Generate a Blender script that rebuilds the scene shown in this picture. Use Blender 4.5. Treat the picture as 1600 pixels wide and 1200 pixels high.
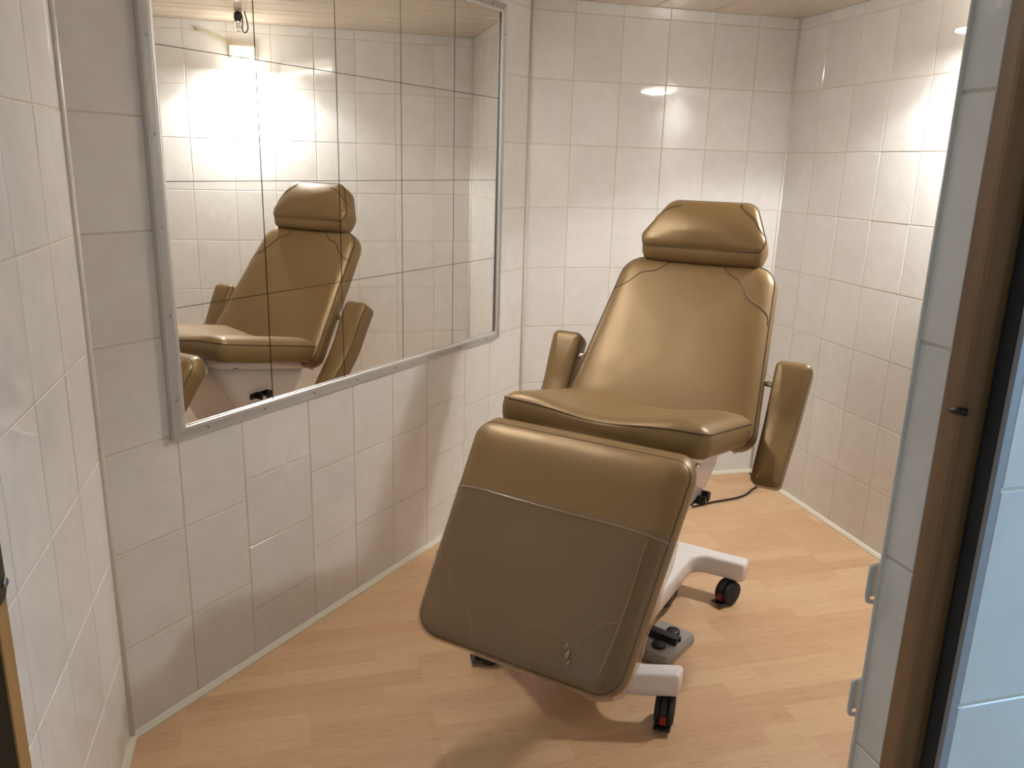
import bpy, bmesh, math, random
from mathutils import Vector, Matrix
from mathutils.bvhtree import BVHTree
random.seed(7)
S = bpy.context.scene
COL = S.collection
for o in list(bpy.data.objects): bpy.data.objects.remove(o)

# ------------------------------------------------------------ camera, world, exposure
cam = bpy.data.cameras.new('camera'); cam.sensor_width = 36.0; cam.lens = 1268.26 * 36 / 1600
cam.clip_start = 0.02
co = bpy.data.objects.new('camera', cam); COL.objects.link(co); S.camera = co
R0 = Vector((0.96529, -0.25971, 0.027636)); D0 = Vector((-0.042289, -0.259835, -0.964727)); F0 = Vector((0.257733, 0.930073, -0.261799))
m = Matrix((R0, -D0, -F0)).transposed().to_4x4(); m.translation = Vector((-0.93011, -3.22817, 1.39624)); co.matrix_world = m

S.view_settings.view_transform = 'Standard'; S.view_settings.look = 'None'
S.view_settings.gamma = 1.0; S.view_settings.use_curve_mapping = False
S.view_settings.exposure = 0.25
w = bpy.data.worlds.new('world'); S.world = w; w.use_nodes = True
w.node_tree.nodes['Background'].inputs[0].default_value = (0.55, 0.68, 0.9, 1)
w.node_tree.nodes['Background'].inputs[1].default_value = 0.0

WARM = (1.0, 0.80, 0.60)
# wall lamp: light leaves through the open underside of its shade
LX, LY, LZ = 1.112, -1.13, 1.787
sp = bpy.data.lights.new('wall_lamp_light', 'SPOT'); sp.energy = 39; sp.color = (1.0, 1.0, 0.98)
sp.spot_size = math.radians(146); sp.spot_blend = 0.25; sp.shadow_soft_size = 0.035
spo = bpy.data.objects.new('wall_lamp_light', sp); COL.objects.link(spo); spo.location = (LX, LY, 1.795)
sa = bpy.data.lights.new('wall_lamp_glow', 'AREA'); sa.shape = 'RECTANGLE'; sa.size = 0.12; sa.size_y = 0.11; sa.energy = 6.5; sa.color = (1.0, 1.0, 0.98)
sao = bpy.data.objects.new('wall_lamp_glow', sa); COL.objects.link(sao); sao.location = (1.05, LY, 1.798)
# added daylight for the outer wall, from an invented, unseen window to the east
al = bpy.data.lights.new('added_daylight', 'AREA'); al.shape = 'RECTANGLE'; al.size = 1.0; al.size_y = 1.0
al.energy = 23; al.color = (0.40, 0.68, 1.0)
alo = bpy.data.objects.new('added_daylight', al); COL.objects.link(alo)
alo.location = (1.11, -3.55, 1.43); alo.rotation_euler = (0, math.radians(90), 0)

# ------------------------------------------------------------ helpers
def link(name, bm, mats, parent=None, smooth=True, mat=None):
    me = bpy.data.meshes.new(name); bm.normal_update(); bm.to_mesh(me); bm.free()
    if not isinstance(mats, (list, tuple)): mats = [mats]
    for k in mats: me.materials.append(k)
    for p in me.polygons: p.use_smooth = smooth
    o = bpy.data.objects.new(name, me); COL.objects.link(o)
    if parent is not None: o.parent = parent
    if mat is not None: o.matrix_local = mat
    return o
def empty(name, loc, rz=0.0):
    o = bpy.data.objects.new(name, None); COL.objects.link(o); o.location = loc; o.rotation_euler = (0, 0, rz)
    o.empty_display_size = 0.1
    return o
def tag(o, label=None, cat=None, group=None, kind=None):
    if label: o['label'] = label
    if cat: o['category'] = cat
    if group: o['group'] = group
    if kind: o['kind'] = kind
    return o
def add_box(bm, lo, hi, bev=0.0, seg=2, mi=0):
    r = bmesh.ops.create_cube(bm, size=1.0)
    for v in r['verts']:
        v.co = Vector([lo[i] + (v.co[i] + 0.5) * (hi[i] - lo[i]) for i in range(3)])
    fs = set(f for v in r['verts'] for f in v.link_faces)
    if bev > 0:
        es = list(set(e for v in r['verts'] for e in v.link_edges))
        q = bmesh.ops.bevel(bm, geom=es, offset=bev, segments=seg, profile=0.5, affect='EDGES')
        fs = set(q['faces']) | set(f for f in fs if f.is_valid)
        for v in q['verts']: fs |= set(v.link_faces)
    for f in fs:
        if f.is_valid: f.material_index = mi
def box(lo, hi, bev=0.0, seg=2):
    bm = bmesh.new(); add_box(bm, lo, hi, bev, seg); return bm
def add_tube(bm, pts, r, n=8, cap=True, mi=0):
    pts = [Vector(p) for p in pts]; rings = []
    rs = r if isinstance(r, (list, tuple)) else [r] * len(pts)
    ref = None
    for i, p in enumerate(pts):
        t = (pts[min(i + 1, len(pts) - 1)] - pts[max(i - 1, 0)]).normalized()
        if ref is None:
            ref = Vector((0, 0, 1)) if abs(t.z) < 0.9 else Vector((1, 0, 0))
        a = (ref - t * ref.dot(t)).normalized(); b = t.cross(a); ref = a
        rings.append([bm.verts.new(p + (a * math.cos(2 * math.pi * k / n) + b * math.sin(2 * math.pi * k / n)) * rs[i]) for k in range(n)])
    for i in range(len(rings) - 1):
        for k in range(n):
            f = bm.faces.new((rings[i][k], rings[i][(k + 1) % n], rings[i + 1][(k + 1) % n], rings[i + 1][k])); f.material_index = mi
    if cap:
        for q, rev in ((rings[0], True), (rings[-1], False)):
            f = bm.faces.new(list(reversed(q)) if rev else q); f.material_index = mi
def tube(pts, r, n=8, cap=True):
    bm = bmesh.new(); add_tube(bm, pts, r, n, cap); return bm
def bez(pts, n=12):
    """Catmull-Rom through the points"""
    P = [Vector(p) for p in pts]; P = [P[0] * 2 - P[1]] + P + [P[-1] * 2 - P[-2]]; out = []
    for i in range(1, len(P) - 2):
        for k in range(n):
            t = k / n
            out.append(0.5 * ((2 * P[i]) + (-P[i - 1] + P[i + 1]) * t + (2 * P[i - 1] - 5 * P[i] + 4 * P[i + 1] - P[i + 2]) * t * t + (-P[i - 1] + 3 * P[i] - 3 * P[i + 1] + P[i + 2]) * t ** 3))
    out.append(P[-2]); return out
def lathe(prof, axis=2, n=24, close=True):
    """prof: list of (radius, height)"""
    bm = bmesh.new(); rings = []
    for r, h in prof:
        ring = []
        for k in range(n):
            a = 2 * math.pi * k / n; c = [0, 0, 0]
            c[axis] = h; c[(axis + 1) % 3] = r * math.cos(a); c[(axis + 2) % 3] = r * math.sin(a)
            ring.append(bm.verts.new(c))
        rings.append(ring)
    for i in range(len(rings) - 1):
        for k in range(n):
            bm.faces.new((rings[i][k], rings[i][(k + 1) % n], rings[i + 1][(k + 1) % n], rings[i + 1][k]))
    if close:
        bm.faces.new(list(reversed(rings[0]))); bm.faces.new(rings[-1])
    return bm
def round_poly(pts, rad, seg=8):
    """2D polygon (ccw) with rounded corners; rad scalar or list"""
    n = len(pts); out = []
    rad = rad if isinstance(rad, (list, tuple)) else [rad] * n
    for i in range(n):
        p = Vector(pts[i]); a = Vector(pts[i - 1]) - p; b = Vector(pts[(i + 1) % n]) - p
        r = rad[i]
        if r <= 0: out.append(p.copy()); continue
        la, lb = a.length, b.length; a.normalize(); b.normalize()
        ang = a.angle(b); d = min(r / math.tan(ang / 2), la * 0.49, lb * 0.49); r = d * math.tan(ang / 2)
        c = p + (a + b).normalized() * (r / math.sin(ang / 2))
        s = p + a * d - c; e = p + b * d - c
        a0 = math.atan2(s.y, s.x); a1 = math.atan2(e.y, e.x); da = a1 - a0
        while da > math.pi: da -= 2 * math.pi
        while da < -math.pi: da += 2 * math.pi
        for k in range(seg + 1):
            t = a0 + da * k / seg; out.append(c + Vector((math.cos(t), math.sin(t))) * r)
    return out
def resample(pts, step):
    out = []; n = len(pts)
    for i in range(n):
        a, b = pts[i], pts[(i + 1) % n]; k = max(1, int(round((b - a).length / step)))
        for j in range(k): out.append(a.lerp(b, j / k))
    return out
def inset(pts, d):
    n = len(pts); out = []
    for i in range(n):
        t = (pts[(i + 1) % n] - pts[i - 1])
        if t.length < 1e-9: out.append(pts[i].copy()); continue
        t.normalize(); out.append(pts[i] + Vector((-t.y, t.x)) * d)
    return out
class Pillow:
    """Upholstered pad: rings (inset, height, fn) from the underside to the crown, then shrinking rings to a centre point."""
    def __init__(s, outline, org, ax, ay, an, rings, crown=0.012, disp=None, step=0.012, shrink=12):
        s.org, s.ax, s.ay, s.an = [Vector(k) for k in (org, ax, ay, an)]
        ar = sum(outline[i - 1].x * outline[i].y - outline[i].x * outline[i - 1].y for i in range(len(outline)))
        s.out = resample(outline if ar > 0 else outline[::-1], step); s.disp = disp
        s.bm = bm = bmesh.new(); R = []
        for ins, h, fn in rings:
            q = inset(s.out, ins); ring = []
            for p in q:
                db = fn(p.x, p.y) if fn else 0.0
                ring.append(bm.verts.new(s.P(p.x, p.y + db, h)))
            R.append(ring)
        q = inset(s.out, rings[-1][0]); h0 = rings[-1][1]
        cx = sum(p.x for p in q) / len(q); cy = sum(p.y for p in q) / len(q); c = Vector((cx, cy))
        for k in range(1, shrink):
            t = 1 - k / shrink; hh = h0 + crown * (1 - t ** 2.2)
            R.append([bm.verts.new(s.P(*(c + (p - c) * t), hh)) for p in q])
        n = len(s.out)
        for i in range(len(R) - 1):
            for k in range(n):
                bm.faces.new((R[i][k], R[i][(k + 1) % n], R[i + 1][(k + 1) % n], R[i + 1][k]))
        cv = bm.verts.new(s.P(cx, cy, h0 + crown))
        for k in range(n): bm.faces.new((R[-1][k], R[-1][(k + 1) % n], cv))
        bm.faces.new(list(reversed(R[0])))
        bmesh.ops.recalc_face_normals(bm, faces=bm.faces)
    def P(s, a, b, h):
        if s.disp: h = h + s.disp(a, b, h)
        return s.org + s.ax * a + s.ay * b + s.an * h
    def seam(s, ins, h, r=0.0013, closed=True):
        q = inset(s.out, ins); pts = [s.P(p.x, p.y, h) for p in q]
        if closed: pts.append(pts[0])
        return tube(pts, r, 6, False)
    def surf_curve(s, ab, r=0.0013, n=10, lift=0.0):
        tr = BVHTree.FromBMesh(s.bm); pts = []
        for p in bez([(a, b, 0) for a, b in ab], n):
            o = s.org + s.ax * p.x + s.ay * p.y + s.an * 0.5
            hit = tr.ray_cast(o, -s.an)
            if hit[0] is not None: pts.append(hit[0] + s.an * lift)
        return tube(pts, r, 6)

# ------------------------------------------------------------ materials
def newmat(name):
    mt = bpy.data.materials.new(name); mt.use_nodes = True
    return mt, mt.node_tree, mt.node_tree.nodes['Principled BSDF']
def nd(t, typ, **kw):
    n = t.nodes.new(typ)
    for k, v in kw.items(): setattr(n, k, v)
    return n
def simple(name, col, rough=0.5, metal=0.0, spec=0.5, bump=0.0, bscale=200, coat=0.0):
    mt, t, b = newmat(name)
    b.inputs['Base Color'].default_value = (*col, 1); b.inputs['Roughness'].default_value = rough
    b.inputs['Metallic'].default_value = metal; b.inputs['Specular IOR Level'].default_value = spec
    b.inputs['Coat Weight'].default_value = coat
    tc = nd(t, 'ShaderNodeTexCoord'); no = nd(t, 'ShaderNodeTexNoise'); no.inputs['Scale'].default_value = bscale
    t.links.new(tc.outputs['Object'], no.inputs['Vector'])
    mx = nd(t, 'ShaderNodeMix', data_type='RGBA', blend_type='MULTIPLY'); mx.inputs[0].default_value = 0.12
    mx.inputs[6].default_value = (*col, 1); t.links.new(no.outputs['Fac'], mx.inputs[7]); t.links.new(mx.outputs[2], b.inputs['Base Color'])
    if bump > 0:
        bp = nd(t, 'ShaderNodeBump'); bp.inputs['Strength'].default_value = bump; bp.inputs['Distance'].default_value = 0.001
        t.links.new(no.outputs['Fac'], bp.inputs['Height']); t.links.new(bp.outputs['Normal'], b.inputs['Normal'])
    return mt
def tile_mat(name, base, var):
    mt, t, b = newmat(name); tc = nd(t, 'ShaderNodeTexCoord'); geo = nd(t, 'ShaderNodeNewGeometry')
    # offset the marbling per tile so every tile differs
    comb = nd(t, 'ShaderNodeCombineXYZ')
    mul = nd(t, 'ShaderNodeMath', operation='MULTIPLY'); mul.inputs[1].default_value = 37.0
    t.links.new(geo.outputs['Random Per Island'], mul.inputs[0]); t.links.new(mul.outputs[0], comb.inputs[0]); t.links.new(mul.outputs[0], comb.inputs[2])
    add = nd(t, 'ShaderNodeVectorMath', operation='ADD'); t.links.new(tc.outputs['Object'], add.inputs[0]); t.links.new(comb.outputs[0], add.inputs[1])
    n1 = nd(t, 'ShaderNodeTexNoise'); n1.inputs['Scale'].default_value = 11; n1.inputs['Detail'].default_value = 6; n1.inputs['Roughness'].default_value = 0.62; n1.inputs['Distortion'].default_value = 0.8
    t.links.new(add.outputs[0], n1.inputs['Vector'])
    cr = nd(t, 'ShaderNodeValToRGB'); cr.color_ramp.elements[0].position = 0.36; cr.color_ramp.elements[1].position = 0.62
    cr.color_ramp.elements[0].color = (*var, 1); cr.color_ramp.elements[1].color = (*base, 1)
    t.links.new(n1.outputs['Fac'], cr.inputs[0])
    hsv = nd(t, 'ShaderNodeHueSaturation'); mr = nd(t, 'ShaderNodeMapRange'); mr.inputs[3].default_value = 0.965; mr.inputs[4].default_value = 1.025
    t.links.new(geo.outputs['Random Per Island'], mr.inputs[0]); t.links.new(mr.outputs[0], hsv.inputs['Value']); t.links.new(cr.outputs[0], hsv.inputs['Color'])
    t.links.new(hsv.outputs[0], b.inputs['Base Color'])
    b.inputs['Roughness'].default_value = 0.045; b.inputs['Specular IOR Level'].default_value = 0.5
    n2 = nd(t, 'ShaderNodeTexNoise'); n2.inputs['Scale'].default_value = 14; n2.inputs['Detail'].default_value = 2
    t.links.new(add.outputs[0], n2.inputs['Vector'])
    bp = nd(t, 'ShaderNodeBump'); bp.inputs['Strength'].default_value = 0.14; bp.inputs['Distance'].default_value = 0.0014
    t.links.new(n2.outputs['Fac'], bp.inputs['Height']); t.links.new(bp.outputs['Normal'], b.inputs['Normal'])
    return mt
M_tile = tile_mat('glazed_wall_tile', (0.79, 0.772, 0.748), (0.75, 0.725, 0.695))
M_grout = simple('tile_grout', (0.66, 0.58, 0.47), 0.7)
M_sil = simple('cream_sealant', (0.84, 0.79, 0.71), 0.3)
M_base = simple('cream_skirting', (0.80, 0.76, 0.64), 0.4)
def leather(name, base, dark):
    mt, t, b = newmat(name); tc = nd(t, 'ShaderNodeTexCoord')
    n1 = nd(t, 'ShaderNodeTexNoise'); n1.inputs['Scale'].default_value = 5; n1.inputs['Detail'].default_value = 4
    t.links.new(tc.outputs['Object'], n1.inputs['Vector'])
    cr = nd(t, 'ShaderNodeValToRGB'); cr.color_ramp.elements[0].position = 0.3; cr.color_ramp.elements[1].position = 0.7
    cr.color_ramp.elements[0].color = (*dark, 1); cr.color_ramp.elements[1].color = (*base, 1)
    t.links.new(n1.outputs['Fac'], cr.inputs[0]); t.links.new(cr.outputs[0], b.inputs['Base Color'])
    b.inputs['Roughness'].default_value = 0.42; b.inputs['Metallic'].default_value = 0.24; b.inputs['Specular IOR Level'].default_value = 0.42
    v = nd(t, 'ShaderNodeTexVoronoi'); v.inputs['Scale'].default_value = 700; t.links.new(tc.outputs['Object'], v.inputs['Vector'])
    n3 = nd(t, 'ShaderNodeTexNoise'); n3.inputs['Scale'].default_value = 9; n3.inputs['Detail'].default_value = 2; t.links.new(tc.outputs['Object'], n3.inputs['Vector'])
    b1 = nd(t, 'ShaderNodeBump'); b1.inputs['Strength'].default_value = 0.12; b1.inputs['Distance'].default_value = 0.0004; t.links.new(v.outputs['Distance'], b1.inputs['Height'])
    b2 = nd(t, 'ShaderNodeBump'); b2.inputs['Strength'].default_value = 0.35; b2.inputs['Distance'].default_value = 0.006; t.links.new(n3.outputs['Fac'], b2.inputs['Height'])
    t.links.new(b1.outputs['Normal'], b2.inputs['Normal']); t.links.new(b2.outputs['Normal'], b.inputs['Normal'])
    return mt
M_lea = leather('bronze_vinyl', (0.238, 0.152, 0.064), (0.218, 0.138, 0.057))
M_seam = simple('seam_thread', (0.055, 0.032, 0.014), 0.6)
M_pipe = simple('vinyl_piping', (0.27, 0.18, 0.08), 0.4)
M_white = simple('white_enamel', (0.78, 0.73, 0.72), 0.28, coat=0.2)
M_black = simple('black_plastic', (0.012, 0.011, 0.012), 0.45)
M_rubber = simple('black_rubber', (0.02, 0.019, 0.02), 0.7)
M_red = simple('red_plastic', (0.26, 0.018, 0.014), 0.5)
M_chrome = simple('chrome', (0.7, 0.69, 0.67), 0.18, metal=1.0)
M_alu = simple('brushed_aluminium', (0.78, 0.77, 0.75), 0.36, metal=0.7)
M_screw = simple('screw_steel', (0.35, 0.33, 0.30), 0.35, metal=0.9)
M_greyp = simple('grey_plastic', (0.33, 0.31, 0.28), 0.5)
M_cream = simple('cream_plastic', (0.70, 0.64, 0.49), 0.5)
M_whitep = simple('white_plastic', (0.75, 0.74, 0.72), 0.4)
M_darkgap = simple('dark_gap', (0.015, 0.013, 0.012), 0.9)
M_plate = simple('bronze_plate', (0.055, 0.040, 0.020), 0.45, metal=0.5)
M_trimgrey = simple('grey_edge_trim', (0.36, 0.35, 0.36), 0.5)
mt, t, b = newmat('mirror_glass'); b.inputs['Base Color'].default_value = (0.90, 0.89, 0.855, 1); b.inputs['Metallic'].default_value = 1; b.inputs['Roughness'].default_value = 0.0; M_mirror = mt
def wood(name, c1, c2, axis=2, rough=0.45, scale=1.0):
    mt, t, b = newmat(name); tc = nd(t, 'ShaderNodeTexCoord'); mp = nd(t, 'ShaderNodeMapping')
    s = [14 * scale] * 3; s[axis] = 0.9 * scale; mp.inputs['Scale'].default_value = s
    t.links.new(tc.outputs['Object'], mp.inputs['Vector'])
    n1 = nd(t, 'ShaderNodeTexNoise'); n1.inputs['Scale'].default_value = 3; n1.inputs['Detail'].default_value = 6; t.links.new(mp.outputs[0], n1.inputs['Vector'])
    cr = nd(t, 'ShaderNodeValToRGB'); cr.color_ramp.elements[0].position = 0.35; cr.color_ramp.elements[1].position = 0.65
    cr.color_ramp.elements[0].color = (*c1, 1); cr.color_ramp.elements[1].color = (*c2, 1)
    t.links.new(n1.outputs['Fac'], cr.inputs[0]); t.links.new(cr.outputs[0], b.inputs['Base Color']); b.inputs['Roughness'].default_value = rough
    return mt
M_wood = wood('brown_door_wood', (0.19, 0.098, 0.040), (0.26, 0.140, 0.060))
M_woodl = wood('orange_door_wood', (0.31, 0.145, 0.040), (0.40, 0.19, 0.058))
# laminate floor: three-strip beech
def floor_mat():
    mt, t, b = newmat('beech_laminate'); tc = nd(t, 'ShaderNodeTexCoord')
    br = nd(t, 'ShaderNodeTexBrick'); br.offset = 0.37; br.offset_frequency = 3; br.squash = 1.0
    br.inputs['Scale'].default_value = 1.0; br.inputs['Brick Width'].default_value = 0.31; br.inputs['Row Height'].default_value = 0.064
    br.inputs['Mortar Size'].default_value = 0.0004; br.inputs['Mortar Smooth'].default_value = 0.0; br.inputs['Bias'].default_value = 0.0
    br.inputs['Color1'].default_value = (0, 0, 0, 1); br.inputs['Color2'].default_value = (1, 1, 1, 1); br.inputs['Mortar'].default_value = (0.2, 0.2, 0.2, 1)
    t.links.new(tc.outputs['Object'], br.inputs['Vector'])
    mp = nd(t, 'ShaderNodeMapping'); mp.inputs['Scale'].default_value = (1.6, 16, 1); t.links.new(tc.outputs['Object'], mp.inputs['Vector'])
    off = nd(t, 'ShaderNodeVectorMath', operation='MULTIPLY_ADD'); off.inputs[1].default_value = (9, 31, 5)
    t.links.new(br.outputs['Color'], off.inputs[0]); t.links.new(mp.outputs[0], off.inputs[2])
    g = nd(t, 'ShaderNodeTexNoise'); g.inputs['Scale'].default_value = 2.2; g.inputs['Detail'].default_value = 7; g.inputs['Roughness'].default_value = 0.6; g.inputs['Distortion'].default_value = 0.6
    t.links.new(off.outputs[0], g.inputs['Vector'])
    cr = nd(t, 'ShaderNodeValToRGB'); e = cr.color_ramp.elements
    e[0].position = 0.0; e[0].color = (0.53, 0.315, 0.175, 1); e[1].position = 1.0; e[1].color = (0.67, 0.47, 0.27, 1)
    m1 = e.new(0.5); m1.color = (0.60, 0.385, 0.225, 1)
    ad = nd(t, 'ShaderNodeMath', operation='MULTIPLY_ADD'); ad.inputs[1].default_value = 0.55
    t.links.new(br.outputs['Color'], ad.inputs[0]); gm = nd(t, 'ShaderNodeMapRange'); gm.inputs[1].default_value = 0.25; gm.inputs[2].default_value = 0.75; gm.inputs[3].default_value = 0; gm.inputs[4].default_value = 0.45
    t.links.new(g.outputs['Fac'], gm.inputs[0]); t.links.new(gm.outputs[0], ad.inputs[2]); t.links.new(ad.outputs[0], cr.inputs[0])
    # dark pores
    mp2 = nd(t, 'ShaderNodeMapping'); mp2.inputs['Scale'].default_value = (14, 150, 1); t.links.new(tc.outputs['Object'], mp2.inputs['Vector'])
    n2 = nd(t, 'ShaderNodeTexNoise'); n2.inputs['Scale'].default_value = 1.2; n2.inputs['Detail'].default_value = 2; t.links.new(mp2.outputs[0], n2.inputs['Vector'])
    c2 = nd(t, 'ShaderNodeValToRGB'); c2.color_ramp.elements[0].position = 0.30; c2.color_ramp.elements[1].position = 0.42; c2.color_ramp.elements[0].color = (0.86, 0.82, 0.78, 1); c2.color_ramp.elements[1].color = (1, 1, 1, 1)
    t.links.new(n2.outputs['Fac'], c2.inputs[0])
    mx = nd(t, 'ShaderNodeMix', data_type='RGBA', blend_type='MULTIPLY'); mx.inputs[0].default_value = 1.0
    t.links.new(cr.outputs[0], mx.inputs[6]); t.links.new(c2.outputs[0], mx.inputs[7]); t.links.new(mx.outputs[2], b.inputs['Base Color'])
    b.inputs['Roughness'].default_value = 0.36; b.inputs['Specular IOR Level'].default_value = 0.4
    return mt
M_floor = floor_mat()
M_ceil = simple('ceiling_panel', (0.74, 0.61, 0.47), 0.16, coat=0.3, bscale=3)
M_plaster = simple('outer_plaster', (0.55, 0.52, 0.48), 0.8)
def film_mat():
    mt, t, b = newmat('clear_plastic_film'); out = t.nodes['Material Output']
    tr = nd(t, 'ShaderNodeBsdfTransparent'); tr.inputs[0].default_value = (0.90, 0.87, 0.83, 1)
    gl = nd(t, 'ShaderNodeBsdfGlossy'); gl.inputs['Roughness'].default_value = 0.09; gl.inputs[0].default_value = (0.9, 0.88, 0.85, 1)
    df = nd(t, 'ShaderNodeBsdfDiffuse'); df.inputs[0].default_value = (0.42, 0.33, 0.26, 1)
    tc = nd(t, 'ShaderNodeTexCoord'); n = nd(t, 'ShaderNodeTexNoise'); n.inputs['Scale'].default_value = 9; n.inputs['Detail'].default_value = 3; n.inputs['Distortion'].default_value = 1.4
    t.links.new(tc.outputs['Object'], n.inputs['Vector'])
    bp = nd(t, 'ShaderNodeBump'); bp.inputs['Strength'].default_value = 0.5; bp.inputs['Distance'].default_value = 0.006; t.links.new(n.outputs['Fac'], bp.inputs['Height'])
    t.links.new(bp.outputs['Normal'], gl.inputs['Normal'])
    fr = nd(t, 'ShaderNodeLayerWeight'); fr.inputs[0].default_value = 0.30; t.links.new(bp.outputs['Normal'], fr.inputs['Normal'])
    gb = nd(t, 'ShaderNodeNewGeometry'); sb_ = nd(t, 'ShaderNodeMath', operation='SUBTRACT'); sb_.inputs[0].default_value = 1.0; t.links.new(gb.outputs['Backfacing'], sb_.inputs[1])
    fm_ = nd(t, 'ShaderNodeMath', operation='MULTIPLY'); t.links.new(fr.outputs[0], fm_.inputs[0]); t.links.new(sb_.outputs[0], fm_.inputs[1])
    m0 = nd(t, 'ShaderNodeMixShader'); m0.inputs[0].default_value = 0.10; t.links.new(tr.outputs[0], m0.inputs[1]); t.links.new(df.outputs[0], m0.inputs[2])
    m1 = nd(t, 'ShaderNodeMixShader'); t.links.new(fm_.outputs[0], m1.inputs[0]); t.links.new(m0.outputs[0], m1.inputs[1]); t.links.new(gl.outputs[0], m1.inputs[2])
    t.links.new(m1.outputs[0], out.inputs[0]); return mt
M_film = film_mat()
mt, t, b = newmat('clear_glass'); b.inputs['Transmission Weight'].default_value = 1.0; b.inputs['Roughness'].default_value = 0.0; b.inputs['IOR'].default_value = 1.45; M_glass = mt
def emis(name, col, st):
    mt, t, b = newmat(name); b.inputs['Base Color'].default_value = (0, 0, 0, 1)
    b.inputs['Emission Color'].default_value = (*col, 1); b.inputs['Emission Strength'].default_value = st; return mt
M_lampglow = emis('glowing_lamp_glass', (1.0, 0.95, 0.86), 14)
M_tubeglow = emis('glowing_tube', (1.0, 0.98, 0.93), 165)
M_pane = emis('invented_window_pane', (0.55, 0.75, 1.0), 2.0)  # glowing pane of the invented window

# ------------------------------------------------------------ room shell
H = 2.012; TH = 0.24647; Z0 = 1.96764; W = 1.16833; C0 = 0.17933
ROWS = [0.0] + [Z0 - k * TH for k in range(7, -1, -1)] + [H]
NM = Vector((0.70958, -0.70463, 0)); TH0 = 0.78924
DM = Vector((-math.sin(TH0), -math.cos(TH0), 0)); NM = Vector((math.cos(TH0), -math.sin(TH0), 0))
def tiled_wall(name, org, d, nrm, cells, smin, smax, zmin=-0.02, zmax=H + 0.02, thick=0.05, parent=None, gap=0.0013, kind='structure'):
    org, d, nrm = Vector(org), Vector(d), Vector(nrm); bm = bmesh.new(); up = Vector((0, 0, 1))
    def P(s, z, h): return org + d * s + up * z + nrm * h
    vs = [bm.verts.new(P(s, z, h)) for h in (-thick, -0.0012) for z in (zmin, zmax) for s in (smin, smax)]
    for q in ((0, 1, 3, 2), (4, 5, 7, 6), (0, 1, 5, 4), (2, 3, 7, 6), (0, 2, 6, 4), (1, 3, 7, 5)):
        f = bm.faces.new([vs[i] for i in q]); f.material_index = 1
    for s0, s1, z0, z1 in cells:
        if s1 - s0 < 0.006 or z1 - z0 < 0.006: continue
        a, b_, c, e = s0 + gap, s1 - gap, z0 + gap, z1 - gap
        tx, tz = random.gauss(0, 0.0012), random.gauss(0, 0.0012); cs, cz = (a + b_) / 2, (c + e) / 2
        def Q(s, z, h): return bm.verts.new(P(s, z, h + tx * (s - cs) + tz * (z - cz)))
        bv = min(0.0016, (e - c) / 4)
        o4 = [Q(a, c, -0.0012), Q(b_, c, -0.0012), Q(b_, e, -0.0012), Q(a, e, -0.0012)]
        i4 = [Q(a + bv, c + bv, 0), Q(b_ - bv, c + bv, 0), Q(b_ - bv, e - bv, 0), Q(a + bv, e - bv, 0)]
        bm.faces.new(i4)
        for k in range(4): bm.faces.new((o4[k], o4[(k + 1) % 4], i4[(k + 1) % 4], i4[k]))
    bmesh.ops.recalc_face_normals(bm, faces=bm.faces)
    bm.normal_update()
    for f in bm.faces:
        if f.material_index == 0 and len(f.verts) == 4 and abs(f.normal.dot(nrm)) > 0.3 and f.normal.dot(nrm) < 0: f.normal_flip()
    o = link(name, bm, [M_tile, M_grout], parent, smooth=False)
    if kind: o['kind'] = kind
    return o
def grid(sj, rows): return [(sj[i], sj[i + 1], rows[k], rows[k + 1]) for i in range(len(sj) - 1) for k in range(len(rows) - 1)]
# back wall
tiled_wall('wall_back', (0, 0, 0), (1, 0, 0), (0, -1, 0), grid([0.004, C0] + [C0 + 0.2 * k for k in range(1, 5)] + [W], ROWS), -0.05, W + 0.05)
# right wall
YR = [0.0, 0.20297 - 0.0] + [0.20297 + 0.2 * k for k in range(1, 12)] + [2.534]
tiled_wall('wall_right', (W, 0, 0), (0, -1, 0), (-1, 0, 0), grid(YR, ROWS), -0.0, 2.60)
# left wall
XL = -1.357; YL = 1.3495
tiled_wall('wall_left', (XL, 0, 0), (0, -1, 0), (1, 0, 0), grid([YL] + [YL + 0.2 * k for k in range(1, 6)] + [2.534], ROWS), YL - 0.0, 2.60)
# mirror wall: some columns below the mirror carry tiles turned on their side
SM = 1.911
cells = []
for s0, s1 in ((0.004, 0.2549),): cells += [(s0, s1, ROWS[k], ROWS[k + 1]) for k in range(len(ROWS) - 1)]
for s0, s1 in ((0.2549, 0.433), (0.675, 0.870), (0.870, 1.068), (1.068, 1.263), (1.51, 1.71), (1.71, SM)):
    cells += [(s0, s1, ROWS[k], ROWS[k + 1]) for k in range(len(ROWS) - 1)]
for s0, s1, off in ((0.433, 0.675, 0.146), (1.263, 1.51, 0.151)):
    zz = [0.0, off, off + 0.198, off + 0.396, off + 0.594] + [off + 0.594 + 0.2 * k for k in range(1, 7)] + [H]
    cells += [(s0, s1, zz[k], zz[k + 1]) for k in range(len(zz) - 1)]
tiled_wall('wall_mirror_side', (0, 0, 0), DM, NM, cells, -0.03, SM + 0.03)
# near wall with the door opening
XJ0, XJ1 = -1.170, -0.296; YN = -2.534; YO = -2.64
rows = ROWS
tiled_wall('wall_near_right', (W, YN, 0), (-1, 0, 0), (0, 1, 0), grid([0.0] + [0.2 * k for k in range(1, 8)] + [W - XJ1 - 0.001], rows), 0.0, W - XJ1 - 0.0025, thick=0.04)
tiled_wall('wall_near_left', (XJ0 - 0.0025, YN, 0), (-1, 0, 0), (0, 1, 0), grid([0.0, 0.185], rows), 0.0, 0.185, thick=0.04)
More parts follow.
